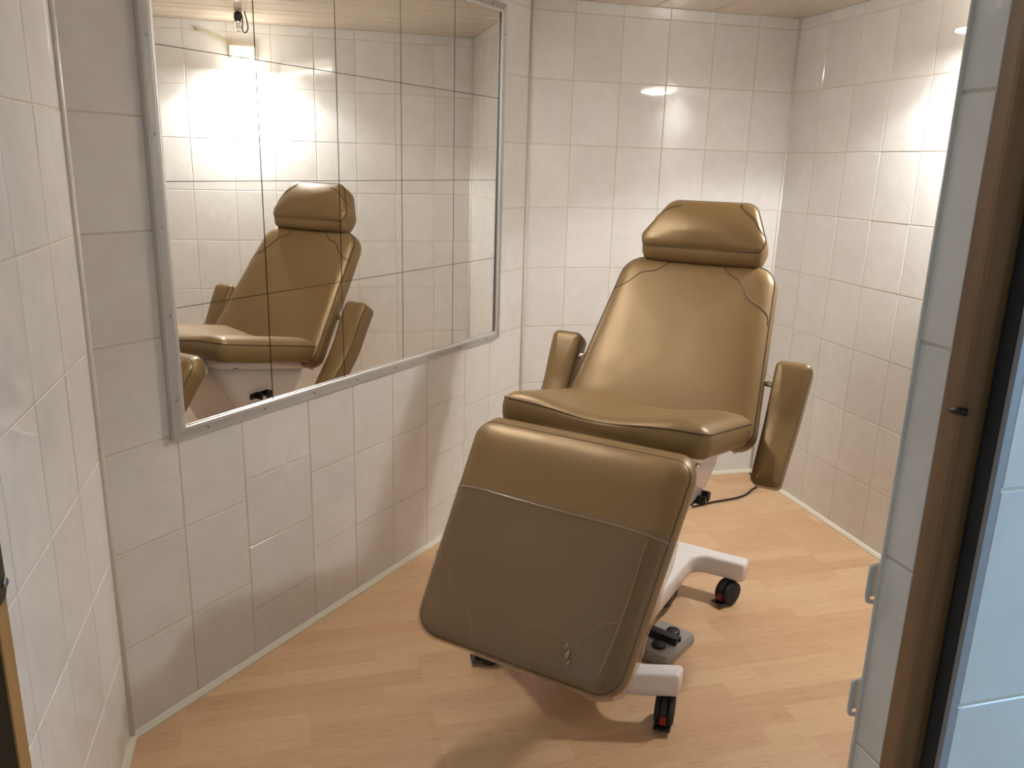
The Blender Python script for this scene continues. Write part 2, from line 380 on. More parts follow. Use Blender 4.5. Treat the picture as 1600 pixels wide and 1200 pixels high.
# tiled reveal of the right jamb
tiled_wall('wall_reveal', (XJ1, YN + 0.0005, 0), (0, -1, 0), (-1, 0, 0), grid([0.0, 0.048], ROWS), 0.0, 0.048, thick=0.035)
# outer wall beside the doorway, tiled, lit by daylight
OX = -0.268
orow = [0.0, 0.08] + [0.08 + TH * k for k in range(1, 8)] + [H]
orow = [0.0] + [0.854 - TH * k for k in (3, 2, 1)] + [0.854 + TH * k for k in range(0, 5)] + [H]
tiled_wall('wall_outer', (OX, YO, 0), (1, 0, 0), (0, -1, 0), grid([0.0, 0.33] + [0.33 + 0.2 * k for k in range(1, 6)] + [1.40], orow), 0.0, 1.40, thick=0.04)
tiled_wall('wall_outer_left', (-1.262, YO, 0), (-1, 0, 0), (0, -1, 0), grid([0.0, 0.2, 0.4], orow), 0.0, 0.4, thick=0.04)
# corner sealant beads
def bead(name, x, y, r=0.006):
    o = link(name, tube([(x, y, 0.0), (x, y, H)], r, 10), M_sil); o['kind'] = 'structure'
bead('trim_1', 0.0012, -0.0005, 0.0075); bead('trim_2', W - 0.002, -0.002, 0.0065); bead('trim_3', XL + 0.0008, -YL - 0.0004, 0.0085)
o = link('trim_4', tube([(XJ1 + 0.0005, YN - 0.0005, 0), (XJ1 + 0.0005, YN - 0.0005, H)], 0.0032, 10), M_sil); o['kind'] = 'structure'
# floor and ceiling
bm = bmesh.new(); bm.faces.new([bm.verts.new(p) for p in ((-1.75, -4.8, 0), (1.9, -4.8, 0), (1.9, 0.1, 0), (-1.75, 0.1, 0))])
r = bmesh.ops.extrude_face_region(bm, geom=bm.faces[:]);
for v in r['geom']:
    if isinstance(v, bmesh.types.BMVert): v.co.z = -0.05
bmesh.ops.recalc_face_normals(bm, faces=bm.faces)
link('floor', bm, M_floor, smooth=False)['kind'] = 'structure'
bm = bmesh.new(); x = -1.75; k = 0
while x < 1.9:   # glossy ceiling boards running front to back, small grooves between
    x1 = min(x + 0.25, 1.9)
    add_box(bm, (x + 0.0015, -4.8, H), (x1 - 0.0015, 0.1, H + 0.012), 0.003, 1)
    if k % 1 == 0: add_box(bm, (x + 0.10, -4.8, H - 0.0008), (x + 0.104, 0.1, H + 0.004))
    x = x1; k += 1
add_box(bm, (-1.75, -4.8, H + 0.008), (1.9, 0.1, H + 0.03))
link('ceiling', bm, M_ceil, smooth=False)['kind'] = 'structure'
# skirting strips
def skirt(name, p, q, nrm):
    p, q, nrm = Vector(p), Vector(q), Vector(nrm); bm = bmesh.new()
    prof = [(0.0, 0.0), (0.013, 0.0), (0.013, 0.004), (0.006, 0.014), (0.0, 0.016)]
    A = [bm.verts.new(p + nrm * a + Vector((0, 0, z))) for a, z in prof]; B = [bm.verts.new(q + nrm * a + Vector((0, 0, z))) for a, z in prof]
    for i in range(len(prof)): bm.faces.new((A[i], A[(i + 1) % 5], B[(i + 1) % 5], B[i]))
    bm.faces.new(A); bm.faces.new(B); bmesh.ops.recalc_face_normals(bm, faces=bm.faces)
    link(name, bm, M_base, smooth=False)['kind'] = 'structure'
skirt('baseboard_back', (0.0, 0, 0), (W, 0, 0), (0, -1, 0)); skirt('baseboard_right', (W, 0, 0), (W, YN, 0), (-1, 0, 0))
skirt('baseboard_mirror_side', (0, 0, 0), DM * SM, NM); skirt('baseboard_left', (XL, -YL, 0), (XL, YN, 0), (1, 0, 0))
# outer room shell (behind the camera), unseen, invented to supply the daylight
link('wall_outer_west', box((-1.72, -4.8, 0), (-1.66, YO, H)), M_plaster, smooth=False)['kind'] = 'structure'
link('wall_outer_far', box((-1.72, -4.86, 0), (1.20, -4.8, H)), M_plaster, smooth=False)['kind'] = 'structure'
bm = bmesh.new()
for lo, hi in (((1.14, -4.8, 0), (1.20, -4.07, H)), ((1.14, -3.03, 0), (1.20, YO, H)), ((1.14, -4.07, 0), (1.20, -3.03, 0.92)), ((1.14, -4.07, 1.95), (1.20, -3.03, H))): add_box(bm, lo, hi)
link('wall_outer_east', bm, M_plaster, smooth=False)['kind'] = 'structure'
wn = link('invented_window_1', box((1.16, -4.07, 0.92), (1.175, -3.03, 1.95)), M_pane, smooth=False); wn['kind'] = 'structure'  # invented window, out of view, to go with the added daylight
bm = bmesh.new()
for lo, hi in (((1.13, -4.07, 0.92), (1.16, -4.02, 1.95)), ((1.13, -3.08, 0.92), (1.16, -3.03, 1.95)), ((1.13, -4.07, 0.92), (1.16, -3.03, 0.97)), ((1.13, -4.07, 1.90), (1.16, -3.03, 1.95)), ((1.13, -3.57, 0.92), (1.16, -3.53, 1.95))): add_box(bm, lo, hi, 0.004, 1)
link('invented_window_frame', bm, M_whitep, wn, smooth=False)

# ------------------------------------------------------------ door frame
dr_ = empty('door_frame', (-0.74, -2.6, 0)); tag(dr_, 'brown wooden door frame around the open doorway, brown post on the right', 'door frame')
def wpart(name, bm, mt, parent=dr_, smooth=False): return link(name, bm, mt, parent, smooth, Matrix.Translation(Vector((0.74, 2.6, 0))) if parent is dr_ else Matrix.Identity(4))
def prism(prof, z0, z1):
    bm = bmesh.new(); A = [bm.verts.new((x, y, z0)) for x, y in prof]; B = [bm.verts.new((x, y, z1)) for x, y in prof]; n = len(prof)
    for i in range(n): bm.faces.new((A[i], A[(i + 1) % n], B[(i + 1) % n], B[i]))
    bm.faces.new(list(reversed(A))); bm.faces.new(B); bmesh.ops.recalc_face_normals(bm, faces=bm.faces); return bm
# right post: flat face, rounded shoulder stepping back towards the outside
prof = [(-0.300, -2.584), (-0.300, -2.600)] + [(-0.288 - 0.012 * math.cos(a), -2.600 - 0.018 * math.sin(a)) for a in [math.radians(k) for k in (15, 30, 45, 60, 75, 90)]] + [(-0.235, -2.618), (-0.235, -2.584)]
post = wpart('post', prism(prof, 0.0, 1.97), M_wood)
# plain dark strip between the post and the outer tiles
wpart('dark_strip', prism([(-0.280, -2.6185), (-0.280, -2.636), (-0.235, -2.636), (-0.235, -2.6185)], 0.0, 1.97), M_rubber)
lp = wpart('post', prism([(-1.167, -2.545), (-1.172, -2.537), (-1.24, -2.537), (-1.24, -2.634), (-1.178, -2.634), (-1.178, -2.567), (-1.168, -2.566)], 0.0, 1.97), M_woodl)
lp['label'] = 'orange-brown left post'
wpart('door_stop', box((-1.245, -2.72, 0.0), (-1.1695, -2.5665, 1.97)), simple('dark_door_wood', (0.035, 0.022, 0.011), 0.9, spec=0.05))
wpart('lintel', box((-1.24, -2.634, 1.97), (-0.235, -2.537, H), 0.003), M_wood)
# strike plate (left) and latch stop (right)
outl = round_poly([(-2.586, 1.0445), (-2.5475, 1.0445), (-2.5475, 1.26), (-2.586, 1.26)], 0.010)
bm = bmesh.new(); A = [bm.verts.new((-1.1645, p.x, p.y)) for p in outl]; B = [bm.verts.new((-1.168, p.x, p.y)) for p in outl]
for i in range(len(A)): bm.faces.new((A[i], A[(i + 1) % len(A)], B[(i + 1) % len(A)], B[i]))
bm.faces.new(A); bm.faces.new(list(reversed(B))); bmesh.ops.recalc_face_normals(bm, faces=bm.faces)
sp_ = wpart('strike_plate', bm, M_plate)
bm = lathe([(0.0045, -0.001), (0.0045, 0.0012), (0.003, 0.002), (0.0012, 0.0012)], 0, 16)
link('screw', bm, M_screw, sp_, True, Matrix.Translation(Vector((-1.1640, -2.552, 1.058))))
bm = bmesh.new(); add_tube(bm, [(-0.298, -2.6135, 1.174), (-0.3035, -2.609, 1.1745), (-0.3035, -2.602, 1.173), (-0.3025, -2.5965, 1.1715)], [0.0036, 0.0040, 0.0030, 0.0020], 10)
wpart('latch_stop', bm, M_black, smooth=True)
# grey edge trim of the outer tile face
o = link('trim_5', box((-0.279, YO - 0.0015, 0), (OX, YO + 0.012, H), 0.001, 1), M_trimgrey, smooth=False); o['kind'] = 'structure'
# white plastic loops fixed at the inner edge of the reveal
for i, (z, lab) in enumerate(((0.940, 'white plastic loop bracket at the door reveal edge, the upper of two'), (0.788, 'white plastic loop bracket at the door reveal edge, the lower of two'))):
    bm = bmesh.new(); x0 = XJ1 + 0.012
    pts = bez([(x0, -2.526, z + 0.026), (XJ1 - 0.001, -2.526, z + 0.024), (XJ1 - 0.006, -2.526, z + 0.018), (XJ1 - 0.006, -2.526, z - 0.016), (XJ1 - 0.001, -2.526, z - 0.022), (x0, -2.526, z - 0.024)], 5)
    add_tube(bm, pts, 0.0028, 8)
    add_box(bm, (XJ1 - 0.005, -2.5235, z - 0.018), (x0, -2.519, z + 0.022), 0.001, 1)
    o = link('loop_bracket', bm, M_whitep); tag(o, lab, 'bracket', 'white loop brackets at the door reveal')

# ------------------------------------------------------------ mirror
MS0, MS1, MZ0, MZ1 = 0.2465, 1.6985, 0.757, 1.915
mir = empty('wall_mirror', (0, 0, 0), math.atan2(DM.y, DM.x)); tag(mir, 'large wall mirror of square mirror tiles in a ribbed aluminium frame', 'mirror')
# local: x = along wall, y = ? , z up ; normal in local
ML = mir.matrix_basis.copy(); ML = Matrix.Rotation(math.atan2(DM.y, DM.x), 4, 'Z')
ny = (ML.inverted() @ NM).y   # +1 or -1
gw = (MS1 - MS0) / 5; gh = (MZ1 - MZ0) / 4
def yl(h): return h * ny
add = box((MS0 - 0.004, min(yl(0.001), yl(0.008)), MZ0 - 0.004), (MS1 + 0.004, max(yl(0.001), yl(0.008)), MZ1 + 0.004))
bk = link('backing', add, M_darkgap, mir, smooth=False); bk['label'] = 'dark backing showing in the joints'
for i in range(5):
    for k in range(4):
        a, b_, c, e = MS0 + i * gw + (0.005 if i == 0 else 0.0012), MS0 + (i + 1) * gw - 0.0012, MZ0 + k * gh + 0.0006, MZ0 + (k + 1) * gh - 0.0006
        if i == 4: pass
        tx, tz = random.gauss(0, 0.0006), random.gauss(0, 0.0006); bm = bmesh.new()
        def Q(s, z, h): return bm.verts.new((s, yl(h + tx * (s - (a + b_) / 2) + tz * (z - (c + e) / 2)), z))
        f4 = [Q(a + .0004, c + .0002, 0.012), Q(b_ - .0004, c + .0002, 0.012), Q(b_ - .0004, e - .0002, 0.012), Q(a + .0004, e - .0002, 0.012)]
        g4 = [Q(a, c, 0.0112), Q(b_, c, 0.0112), Q(b_, e, 0.0112), Q(a, e, 0.0112)]
        h4 = [Q(a, c, 0.0085), Q(b_, c, 0.0085), Q(b_, e, 0.0085), Q(a, e, 0.0085)]
        bm.faces.new(f4); bm.faces.new(h4)
        for u, v in ((f4, g4), (g4, h4)):
            for q in range(4): bm.faces.new((u[q], u[(q + 1) % 4], v[(q + 1) % 4], v[q])).material_index = 1
        bmesh.ops.recalc_face_normals(bm, faces=bm.faces)
        link('mirror_tile', bm, [M_mirror, M_darkgap], mir, smooth=False)
# ribbed frame: profile across width (0 = inner edge, 0.034 = outer) with mitred corners
fp = [(0.0, 0.012), (0.0, 0.0200), (0.002, 0.0212), (0.007, 0.0212), (0.0085, 0.0196)]
q = 0.0100
while q < 0.0285: fp += [(q, 0.0196), (q + 0.0013, 0.0174), (q + 0.0024, 0.0196)]; q += 0.0026
fp += [(0.0295, 0.0185), (0.031, 0.0165), (0.031, 0.001)]
cor = [(MS0, MZ0), (MS1, MZ0), (MS1, MZ1), (MS0, MZ1)]; dout = [(-1, -1), (1, -1), (1, 1), (-1, 1)]
for i, nm in enumerate(('bottom', 'side', 'top', 'side')):
    j = (i + 1) % 4; bm = bmesh.new()
    A = [bm.verts.new((cor[i][0] + dout[i][0] * p, yl(h), cor[i][1] + dout[i][1] * p)) for p, h in fp]
    B = [bm.verts.new((cor[j][0] + dout[j][0] * p, yl(h), cor[j][1] + dout[j][1] * p)) for p, h in fp]
    for k in range(len(fp) - 1): bm.faces.new((A[k], A[k + 1], B[k + 1], B[k]))
    bm.faces.new(A); bm.faces.new(B); bmesh.ops.recalc_face_normals(bm, faces=bm.faces)
    fr = link('frame_profile', bm, M_alu, mir, smooth=False)
    L = (Vector(cor[j]) - Vector(cor[i])).length; nsc = 8 if i % 2 == 0 else 6
    for s in range(nsc):
        tt = (s + 0.35) / (nsc - 0.3); px = cor[i][0] + (cor[j][0] - cor[i][0]) * tt; pz = cor[i][1] + (cor[j][1] - cor[i][1]) * tt
        if i == 0: pz -= 0.018
        if i == 2: pz += 0.018
        if i == 1: px += 0.018
        if i == 3: px -= 0.018
        bs = lathe([(0.0032, 0.0), (0.0032, 0.0012), (0.0022, 0.0022), (0.001, 0.0014)], 1, 12)
        if ny < 0:
            for v in bs.verts: v.co.y = -v.co.y
        link('screw', bs, M_screw, fr, True, Matrix.Translation(Vector((px, yl(0.0185), pz))))
# lamp over the mirror (above the picture's top edge, seen only as a reflection in the tiles)
ml = empty('mirror_lamp', DM * 1.08 + NM * 0.0 + Vector((0, 0, 1.952)), math.atan2(DM.y, DM.x)); tag(ml, 'tube lamp fixed above the wall mirror', 'lamp')
link('lamp_base', box((-0.28, min(yl(0.002), yl(0.03)), 0.0), (0.28, max(yl(0.002), yl(0.03)), 0.05), 0.004), M_whitep, ml, smooth=False)
link('lamp_tube', tube([(-0.25, yl(0.055), 0.034), (0.25, yl(0.055), 0.034)], 0.014, 16), M_tubeglow, ml)
for sx in (-1, 1): link('end_cap', box((sx * 0.262 - 0.012, min(yl(0.02), yl(0.072)), 0.012), (sx * 0.262 + 0.012, max(yl(0.02), yl(0.072)), 0.052), 0.003), M_whitep, ml, smooth=False)

# ------------------------------------------------------------ wall lamp on the right wall
wl = empty('wall_lamp', (W, LY, 1.80)); tag(wl, 'cream wall lamp shining down on the right tiled wall', 'wall lamp')
def lpt(name, bm, mt, smooth=False): return link(name, bm, mt, wl, smooth)
lpt('housing', box((-0.052, -0.062, 0.036), (-0.0005, 0.062, 0.105), 0.006), M_cream)
# wedge-shaped glowing glass projecting from the wall
sec = []
bm = bmesh.new(); N = 10; rings = []
for i in range(N + 1):
    tt = i / N; x = -0.03 - 0.170 * tt; hw = 0.064 * math.sqrt(max(0.10, 1 - tt ** 10)); zt = 0.036 - 0.026 * tt ** 1.3; zb = 0.004 + 0.002 * tt
    rings.append([bm.verts.new((x, -hw, zb)), bm.verts.new((x, hw, zb)), bm.verts.new((x, hw * 0.92, zt)), bm.verts.new((x, -hw * 0.92, zt))])
for i in range(N):
    for k in range(4): bm.faces.new((rings[i][k], rings[i][(k + 1) % 4], rings[i + 1][(k + 1) % 4], rings[i + 1][k]))
bm.faces.new(rings[0]); bm.faces.new(list(reversed(rings[-1]))); bmesh.ops.recalc_face_normals(bm, faces=bm.faces)
lpt('glass_shade', bm, M_lampglow)
for yy in (-0.012, 0.012): link('screw', lathe([(0.004, 0), (0.004, 0.002), (0.002, 0.003)], 0, 12), M_chrome, wl, True, Matrix.Translation(Vector((-0.056, yy, 0.045))) )
bm = bmesh.new()
for dz in (-0.004, 0.004): add_tube(bm, [(-0.006, -0.215, 0.172 + dz), (-0.006, -0.185, 0.165 + dz), (-0.006, -0.05, 0.112 + dz), (-0.006, -0.04, 0.104)], 0.004, 8)
lpt('supply_cable', bm, M_cream, True)

# caged hand lamp hanging from the ceiling (seen in the mirror)
hl = empty('hanging_work_lamp', (0.86, -1.13, 1.985)); tag(hl, 'small unlit caged work lamp with black socket hanging near the ceiling', 'lamp')
link('socket', lathe([(0.008, 0.027), (0.016, 0.020), (0.017, 0.0), (0.014, -0.006), (0.015, -0.010), (0.010, -0.014)], 2, 20), M_black, hl, True, Matrix.Translation(Vector((0, 0, 0.0))))
link('bulb', lathe([(0.002, -0.058), (0.007, -0.055), (0.010, -0.045), (0.010, -0.022), (0.007, -0.012)], 2, 20), M_glass, hl)
bm = bmesh.new()
for k in range(6):
    a = math.pi * k / 3; c, s_ = math.cos(a), math.sin(a)
    add_tube(bm, [(0.014 * c, 0.014 * s_, -0.010), (0.024 * c, 0.024 * s_, -0.022), (0.021 * c, 0.021 * s_, -0.052)], 0.0010, 6)
for rr, zz in ((0.024, -0.022), (0.0215, -0.045)):
    add_tube(bm, [(rr * math.cos(k * math.pi / 10), rr * math.sin(k * math.pi / 10), zz) for k in range(21)], 0.0009, 6, False)
link('cage', bm, M_chrome, hl)
link('cable', tube(bez([(0.0, 0.004, 0.026), (0.0, 0.016, 0.02), (0.0, 0.020, -0.01), (0.0, 0.016, -0.045), (0, 0.028, -0.058), (0, 0.040, -0.045), (0, 0.040, -0.02), (0, 0.030, 0.027)], 8), 0.0028, 8), M_black, hl)

# ------------------------------------------------------------ treatment chair
ch = empty('treatment_chair', (0, -1.18, 0), math.atan2(-0.7045, -0.7097))
tag(ch, 'golden brown vinyl treatment chair with headrest and armrests on a white wheeled base', 'chair')
def part(name, bm, mt, parent=ch, smooth=True): return link(name, bm, mt, parent, smooth)
V = Vector; XV = V((0, 1, 0)); VC = 0.008
# seat
sl = 0.20; ey = V((1, 0, sl)).normalized(); en = V((-sl, 0, 1)).normalized()
def seat_disp(a, b, h):
    if h < -0.02: return 0
    k = min(1, (h + 0.02) / 0.02); g = math.exp(-((a) / 0.13) ** 2)
    side = 0.006 * math.exp(-((abs(a) - 0.21) / 0.06) ** 2) if h > 0.003 else 0
    return -0.019 * g * k + side * k
so = V((-0.19, VC, 0.691))
seat = Pillow(round_poly([(-0.290, -0.05), (-0.290, 0.475), (0.290, 0.475), (0.290, -0.05)], [0.05, 0.035, 0.035, 0.05]), so, XV, ey, en,
    [(0.05, -0.064, None), (0.012, -0.0635, None), (0.004, -0.058, None), (0.0, -0.045, None), (-0.0025, -0.025, None), (-0.001, -0.006, None), (0.0015, 0.0, None), (0.006, 0.005, None), (0.018, 0.0125, None), (0.032, 0.017, None)], crown=0.007, disp=seat_disp)
bmS = seat.bm
seam_bm = seat.seam(0.0005, 0.0005, 0.0016)
st = part('seat_cushion', bmS, M_lea); part('seam', seam_bm, M_seam, st)
# backrest
be = V((-0.31, 0, 0.42)).normalized(); bn = V((0.42, 0, 0.31)).normalized(); bo = V((-0.163, VC, 0.68))
def back_disp(a, b, h):
    if h < 0.002: return 0
    return 0.003 * math.exp(-((abs(a) - 0.2) / 0.06) ** 2) * min(1, h / 0.01) - 0.003 * math.exp(-(a / 0.12) ** 2)
bout = round_poly([(-0.306, -0.06), (0.306, -0.06), (0.246, 0.532), (-0.246, 0.532)], [0.05, 0.05, 0.075, 0.075], 10)
back = Pillow(bout, bo, XV, be, bn, [(0.06, -0.072, None), (0.026, -0.070, None), (0.009, -0.062, None), (-0.001, -0.048, None), (-0.005, -0.030, None), (-0.002, -0.008, None), (0.001, 0.0, None), (0.006, 0.0055, None), (0.02, 0.012, None), (0.036, 0.016, None)], crown=0.004, disp=back_disp)
sb = back.seam(0.0005, 0.0005, 0.0015)
c1 = back.surf_curve([(-0.268, 0.398), (-0.235, 0.408), (-0.205, 0.430), (-0.175, 0.463), (-0.13, 0.478), (-0.105, 0.50), (-0.085, 0.522)], 0.0017)
c2 = back.surf_curve([(0.262, 0.330), (0.254, 0.362), (0.225, 0.385), (0.190, 0.405), (0.165, 0.44), (0.145, 0.466), (0.112, 0.486), (0.093, 0.505), (0.088, 0.524)], 0.0017)
bk_ = part('backrest', back.bm, M_lea); part('seam', sb, M_seam, bk_); part('seam', c1, M_seam, bk_); part('seam', c2, M_seam, bk_)
# headrest
he = V((-0.524, 0, 0.852)).normalized(); hn = V((0.852, 0, 0.524)).normalized(); ho = V((-0.446, VC + 0.003, 1.152))
hout = round_poly([(-0.190, 0.0), (0.193, 0.0), (0.206, 0.038), (0.148, 0.170), (-0.130, 0.170), (-0.203, 0.038)], [0.022, 0.022, 0.03, 0.05, 0.05, 0.03], 7)
def low(k):
    return lambda a, b: -k * max(0.0, min(1.0, (0.05 - b) / 0.05))
def head_disp(a, b, h):
    cr = 0.020 * max(0, 1 - (a / 0.2) ** 2) * max(0, 1 - ((b - 0.085) / 0.085) ** 2) * min(1, max(0, h / 0.008))
    return cr + (-0.006 * math.exp(-(a / 0.09) ** 2) * max(0, 1 - abs(b) / 0.05) if h > -0.004 else 0)
head = Pillow(hout, ho, XV, he, hn, [(0.045, -0.078, low(0.0)), (0.012, -0.077, low(0.014)), (0.003, -0.070, low(0.024)), (0.0, -0.045, low(0.033)), (0.0, -0.022, low(0.030)), (0.001, -0.006, low(0.008)), (0.002, 0.0, None), (0.005, 0.0045, None), (0.011, 0.0080, None), (0.018, 0.0100, None)], crown=0.0015, step=0.009, disp=head_disp)
hs = head.seam(0.001, -0.0005, 0.0015)
h1 = head.surf_curve([(-0.178, 0.085), (-0.150, 0.108), (-0.120, 0.128), (-0.085, 0.140)], 0.0016)
h2 = head.surf_curve([(0.205, 0.048), (0.180, 0.072), (0.155, 0.108), (0.118, 0.135), (0.104, 0.156)], 0.0018)
hd = part('headrest', head.bm, M_lea); part('seam', hs, M_seam, hd); part('seam', h1, M_seam, hd); part('seam', h2, M_seam, hd)
part('headrest_rod', tube([(-0.515, -0.02, 1.05), (-0.53, -0.02, 1.17)], 0.008, 12), M_chrome)
# leg rest
le = V((0.325, 0, -0.43)).normalized(); ln = V((0.43, 0, 0.325)).normalized(); lo_ = V((0.378, VC + 0.004, 0.748))
lout = round_poly([(-0.290, 0.0), (-0.262, 0.548), (0.262, 0.548), (0.292, 0.0)], [0.045, 0.06, 0.06, 0.045], 9)
def leg_disp(a, b, h):
    if h < 0.004: return 0
    return 0.004 * math.exp(-((b - 0.07) / 0.05) ** 2) - 0.003 * math.exp(-(a / 0.1) ** 2)
def roll(k): return lambda a, b: -k * max(0.0, min(1.0, (0.05 - b) / 0.05))
LR = [(0.05, -0.066, None), (0.016, -0.065, roll(0.008)), (0.004, -0.058, roll(0.016)), (-0.003, -0.042, roll(0.020)), (-0.005, -0.024, roll(0.017)), (-0.002, -0.006, roll(0.004)), (0.001, 0.0, None), (0.006, 0.005, None), (0.02, 0.0115, None), (0.036, 0.015, None)]
leg = Pillow(lout, lo_, XV, le, ln, LR, crown=0.006, disp=leg_disp)
ls = leg.seam(0.001, -0.0003, 0.0015); lg = part('leg_rest', leg.bm, M_lea); part('seam', ls, M_seam, lg)
# clear plastic foot cover pulled over the lower two thirds of the leg rest
fo = round_poly([(-0.2915, 0.0), (-0.2645, 0.551), (0.2645, 0.551), (0.2945, 0.0)], [0.045, 0.055, 0.055, 0.045], 9)
def film_disp(a, b, h):
    return leg_disp(a, b, h) + 0.0012 * math.sin(31 * a + 9 * b) * (1 if h > 0 else 0)
FR = [(0.03, -0.070, None), (0.012, -0.069, None), (-0.001, -0.060, None), (-0.006, -0.042, None), (-0.007, -0.024, None), (-0.004, -0.006, None), (-0.001, 0.0015, None), (0.004, 0.008, None), (0.02, 0.0155, None), (0.036, 0.0185, None)]
film = Pillow(fo, lo_, XV, le, ln, FR, crown=0.006, disp=film_disp)
fb = film.bm; cut = lo_ + le * 0.178
bmesh.ops.bisect_plane(fb, geom=fb.verts[:] + fb.edges[:] + fb.faces[:], plane_co=cut, plane_no=le, clear_inner=True)
# slack folds hanging below the foot end and at the right edge
for v in fb.verts:
    d = v.co - lo_; a, b, h = d.y, d.dot(le), d.dot(ln)
    if a > 0.255 and h < 0.003:
        v.co += V((0, 1, 0)) * 0.002 * (1 + math.sin(b * 60))
fm = part('plastic_cover', fb, M_film, lg); fm['label'] = 'clear plastic foot cover'
fm.visible_shadow = True
M_edge = simple('film_highlight', (0.42, 0.33, 0.24), 0.12, coat=0.8)  # pale tone stands in for highlights along the film's edge and creases
def film_curve(ab, r):
    bm = film_srf.surf_curve(ab, r, 8); q = part('crease_highlight', bm, M_edge, lg); return q
film_srf = Pillow(fo, lo_, XV, le, ln, FR, crown=0.006, disp=film_disp)
film_curve([(-0.283, 0.186), (-0.20, 0.184), (-0.122, 0.186), (0.0, 0.188), (0.10, 0.188), (0.20, 0.190), (0.282, 0.196)], 0.0011)
film_curve([(0.240, 0.200), (0.236, 0.224), (0.233, 0.339), (0.225, 0.440), (0.216, 0.515)], 0.0006)
film_curve([(0.272, 0.205), (0.270, 0.260), (0.262, 0.390)], 0.0004)
film_curve([(-0.262, 0.350), (-0.245, 0.372), (-0.212, 0.400), (-0.192, 0.440)], 0.0004)
film_curve([(-0.132, 0.465), (-0.112, 0.490), (-0.098, 0.525)], 0.0004)
film_curve([(0.030, 0.455), (0.070, 0.447), (0.123, 0.463), (0.142, 0.480)], 0.00035)
film_curve([(0.150, 0.466), (0.170, 0.430), (0.193, 0.406), (0.226, 0.391)], 0.0004)
for a0, b0, w_, h_ in ((0.131, 0.474, 0.004, 0.010), (0.139, 0.490, 0.006, 0.014), (0.146, 0.506, 0.004, 0.009), (-0.26, 0.362, 0.003, 0.006)):
    # little pale flakes put in as sparkles on the film
    bm = bmesh.new(); c0 = film_srf.P(a0, b0, 0.0250 - 0.0005)
    t4 = [c0 + XV * -w_, c0 + le * -h_, c0 + XV * w_ * 0.6, c0 + le * h_]; top = c0 + ln * 0.0012 + XV * 0.001
    vs = [bm.verts.new(p - ln * 0.0012) for p in t4]; tv = bm.verts.new(top)
    for k in range(4): bm.faces.new((vs[k], vs[(k + 1) % 4], tv))
    bm.faces.new(vs[::-1]); bmesh.ops.recalc_face_normals(bm, faces=bm.faces); part('crease_highlight', bm, M_edge, lg)
# crumpled hem of the cover hanging under the foot end
bm = bmesh.new(); rr = random.Random(3); rows_ = []
NA = 90
for i in range(NA + 1):
    t_ = i / NA; a = -0.235 + 0.485 * t_; amp = 0.35 + 0.65 * t_
    ph = 0.5 + 0.5 * math.sin(t_ * 21 + 1.3 * math.sin(t_ * 9)); jit = rr.uniform(-1, 1) * 0.0012
    corner = 0.012 * max(0, (abs(a) - 0.20) / 0.05) ** 2
    base_b = 0.5465 - corner; dd = (0.006 + 0.010 * ph) * amp + jit
    rows_.append([bm.verts.new(lo_ + XV * a + le * (base_b + dd * k) + ln * (-0.006 - 0.010 * k + 0.006 * math.sin(t_ * 55 + k * 2) * k)) for k in (0.0, 0.35, 0.7, 1.0)] + [bm.verts.new(lo_ + XV * a + le * (base_b + dd * 0.4) + ln * -0.040)])
for i in range(NA):
    for k in range(4): bm.faces.new((rows_[i][k], rows_[i][k + 1], rows_[i + 1][k + 1], rows_[i + 1][k]))
bmesh.ops.recalc_face_normals(bm, faces=bm.faces)
M_hem = M_film.copy(); M_hem.name = 'crumpled_plastic_hem'
for n_ in M_hem.node_tree.nodes:
    if n_.type == 'MIX_SHADER' and not n_.inputs[0].is_linked: n_.inputs[0].default_value = 0.55
    if n_.type == 'BSDF_DIFFUSE': n_.inputs[0].default_value = (0.62, 0.45, 0.30, 1)
part('cover_hem', bm, M_hem, lg)
# armrests turned up beside the backrest
ae = V((-0.19, 0, 0.315)).normalized(); an_ = V((0.315, 0, 0.19)).normalized()
def make_arm(vc):
    sg = 1 if vc > 0 else -1
    def bend(a, b, h): return 0.012 * math.exp(-((b - 0.0) / 0.09) ** 2) - 0.008 * math.exp(-((b - 0.20) / 0.08) ** 2)
    ao = V((-0.112, vc, 0.538)); ol = round_poly([(-0.040 - 0.008 * sg, 0.0), (0.040 - 0.008 * sg, 0.0), (0.052, 0.377), (-0.052, 0.377)], [0.018, 0.018, 0.02, 0.02], 6)
    p = Pillow(ol, ao, XV, ae, an_, [(0.018, -0.066, None), (0.007, -0.064, None), (0.0015, -0.057, None), (-0.001, -0.035, None), (-0.0005, -0.010, None), (0.0, -0.003, None), (0.003, 0.002, None), (0.010, 0.006, None), (0.02, 0.008, None)], crown=0.003, step=0.009, disp=bend)
    sm = p.seam(0.001, -0.002, 0.0012); s2 = p.seam(0.0035, -0.060, 0.0012)
    a = part('armrest', p.bm, M_lea); part('seam', sm, M_seam, a); part('seam', s2, M_seam, a)
    part('armrest_rod', tube([(-0.305, sg * 0.25, 0.795), (-0.275, sg * (abs(vc) - 0.02), 0.785)], 0.010, 14), M_chrome)
make_arm(-0.366); make_arm(0.370)
